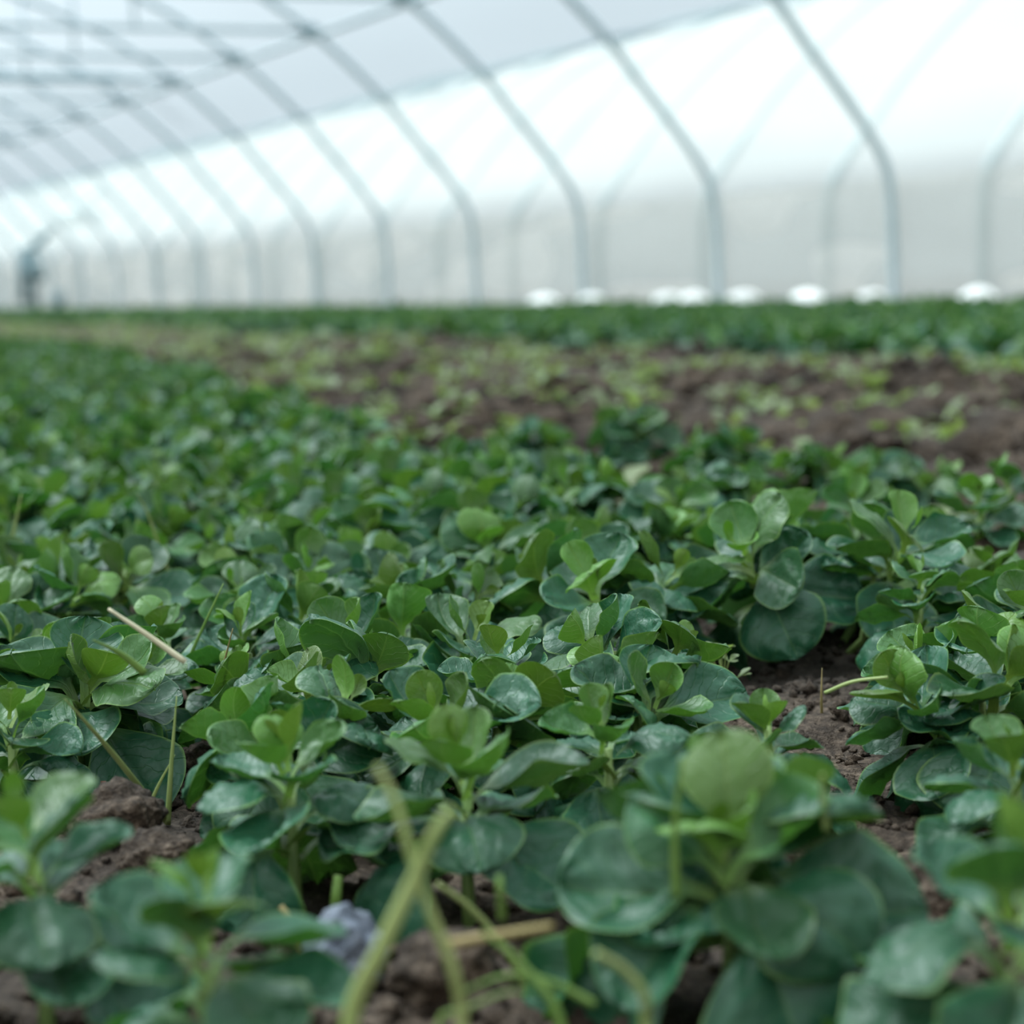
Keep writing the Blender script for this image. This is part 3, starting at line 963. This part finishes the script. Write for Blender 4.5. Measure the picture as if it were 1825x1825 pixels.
def blade(name, pts, wpx, mat, lab, cat='grass blade', flat=.35, taper=True, root_ground=True, tipf=.15):
    if root_ground and pts[0][1] < 1824:
        k_ = gz_depth(pts[0][0], pts[0][1]) / pts[0][2]; pts = [(a, b, c * k_) for a, b, c in pts]
    P = [at(a, b, c) for a, b, c in pts]
    if root_ground:
        g0 = P[0]; gz = sz(g0.x, g0.y)
        P = [Vector((g0.x, g0.y, min(g0.z, gz) - .004))] + P if g0.z > gz + .003 else P
    S = spline(P, 8); n = len(S); w_ = wpx / 2 / F * pts[0][2]
    rad = [w_ * ((1 - (i / (n - 1)) ** 1.6) * (1 - tipf) + tipf if taper else 1) for i in range(n)]
    m = MB(); m.tube(S, rad, 8, flat, nrm=(-cf[0], -cf[1], .15)); o = m.build(name, mat); tag(o, lab, cat); return o




BL = [
    ('grass_blade', [(2, 1115, 1.25), (15, 1000, 1.22), (38, 880, 1.2)], 12, GRASSY, 'tall thin grass blade standing at the left edge'),
    ('grass_blade', [(300, 1290, 1.16), (335, 1180, 1.14), (398, 1040, 1.12)], 13, GRASS, 'straight green grass blade rising through the gap left of the dish-leaved plant'),
    ('grass_blade', [(258, 1200, 1.1), (215, 1165, 1.09), (165, 1140, 1.08)], 14, GRASS, 'short yellow-green blade slanting above the round leaf at left'),
    ('grass_blade', [(300, 1468, 1.0), (215, 1360, .96), (160, 1295, .93), (115, 1245, .91)], 12, GRASSY, 'long yellowish blade lying diagonally across the left plant'),
    ('grass_blade', [(299, 1470, .99), (305, 1370, .98), (315, 1240, .97)], 11, GRASSY, 'upright olive blade standing beside the left soil patch'),
    ('grass_blade', [(80, 1362, .9), (200, 1322, .9), (305, 1300, .9)], 9, GRASS, 'nearly level green blade crossing the left plant'),
    ('grass_blade', [(258, 1462, 1.0), (280, 1405, .99), (312, 1345, .98)], 8, GRASSY, 'short pale blade leaning against the upright olive one'),
    ('grass_blade', [(80, 1400, .9), (50, 1300, .88), (-5, 1245, .87)], 26, GRASSD, 'broad dark green grass blade arching at the left edge'),
    ('grass_blade', [(335, 1105, 1.35), (300, 1020, 1.32), (265, 920, 1.3), (245, 880, 1.29)], 8, GRASSY, 'thin bent stalk behind the left plants'),
    ('grass_blade', [(455, 1340, 1.1), (452, 1300, 1.1), (443, 1262, 1.1)], 7, GRASS, 'tiny grass shoot in the shade below the dish-leaved plant'),
]
for i, (nm, pts, wd, mt, lab) in enumerate(BL): blade(nm, pts, wd, mt, lab, root_ground=(i != 2))
blade('straw', [(330, 1180, 1.12), (260, 1130, 1.115), (193, 1085, 1.11)], 11, STRAWC, 'pale cream piece of straw lying across the leaves at left', 'straw', root_ground=False, tipf=.5, flat=.8)
o = blade('dry_stem', [(358, 1335, 1.12), (375, 1290, 1.1), (395, 1200, 1.07), (415, 1120, 1.05)], 10, TAN, 'thin tan stem in front of the large round leaf, reddish at its foot', 'stem', flat=.8)
blade('dry_stem', [(172, 1455, .97), (162, 1425, .96), (141, 1395, .96)], 9, TAN, 'short broken tan stem on the soil at left', 'stem', flat=.9, tipf=.7)
blade('dry_stem', [(187, 1440, .98), (184, 1415, .97), (184, 1392, .97)], 12, REDB, 'short reddish stub of stem next to the brown clod', 'stem', flat=.9, tipf=.8)
blade('dry_stem', [(1465, 1290, 1.2), (1464, 1240, 1.19), (1465, 1190, 1.19)], 6, TAN, 'hair-thin upright stem under the widest sharp plant', 'stem', flat=.9)
blade('dry_stem', [(1470, 1235, 1.17), (1520, 1215, 1.16), (1582, 1207, 1.15)], 7, GRASSY, 'thin green stem sticking out level below the widest sharp plant', 'stem', flat=.9, root_ground=False, tipf=.8)
# foreground stalks
FS = [
    ([(620, 1850, .68), (680, 1690, .67), (742, 1560, .665), (772, 1490, .66), (805, 1440, .66)], 34, GRASSY, 'thick pale green stalk rising from the bottom edge to the stalk crossing', .45),
    ([(825, 1850, .69), (808, 1730, .68), (765, 1620, .675), (735, 1530, .67), (705, 1430, .67), (672, 1365, .67)], 20, GRASSY, 'pale stalk crossing the thick one and bending down to the bottom edge', .6),
    ([(960, 1800, .73), (900, 1690, .72), (840, 1620, .71), (780, 1575, .70)], 14, GRASSY, 'thin grey-green stalk running right from the stalk crossing', .6),
    ([(800, 1682, .74), (880, 1668, .735), (985, 1650, .73)], 18, TAN, 'yellow-brown stem lying level under the broad leaves', .6),
    ([(596, 1665, .78), (598, 1610, .77), (603, 1560, .77)], 20, GRASS, 'dark green stem upright behind the grey stone', .8),
    ([(542, 1700, .77), (525, 1650, .76), (500, 1615, .76)], 20, TAN, 'short brown-green stem left of the grey stone', .5),
    ([(1150, 1850, .70), (1150, 1780, .69), (1115, 1730, .685), (1062, 1698, .68)], 20, GRASSY, 'pale hooked stalk curving down below the largest foreground plant', .8),
    ([(1205, 1600, .80), (1203, 1480, .79), (1215, 1350, .78)], 15, GRASS, 'blurred brown-green blade upright in front of the largest plant', .4),
    ([(1472, 1480, .82), (1466, 1420, .81), (1466, 1380, .80)], 13, GRASSY, 'short yellowish blade beside the top of the largest plant', .5),
    ([(1000, 1830, .72), (930, 1720, .72), (860, 1660, .72)], 20, GRASS, 'green grass blade slanting down to the right at the bottom', .3),
    ([(1060, 1790, .74), (980, 1750, .735), (900, 1740, .73), (820, 1770, .73)], 14, GRASS, 'low green runner curving over the soil at the bottom', .3),
    ([(780, 1840, .72), (830, 1800, .715), (900, 1770, .71), (960, 1765, .71)], 12, GRASS, 'short green blade on the soil at the bottom centre', .3),
    ([(895, 1640, .80), (892, 1590, .79), (890, 1560, .79)], 14, GRASS, 'yellow-green leaf stalk upright between the broad leaves', .8),
]
for i, (pts, wd, mt, lab, tf) in enumerate(FS):
    blade('plant_stalk', pts, wd, mt, lab, 'stalk', flat=.6, tipf=tf, root_ground=(i not in (3, 7, 8, 10, 12)))

# ------------------------------------------------------------------ view
vs = bpy.context.scene.view_settings
vs.view_transform = 'Standard'; vs.look = 'None'; vs.gamma = 1; vs.use_curve_mapping = False; vs.exposure = 0.22
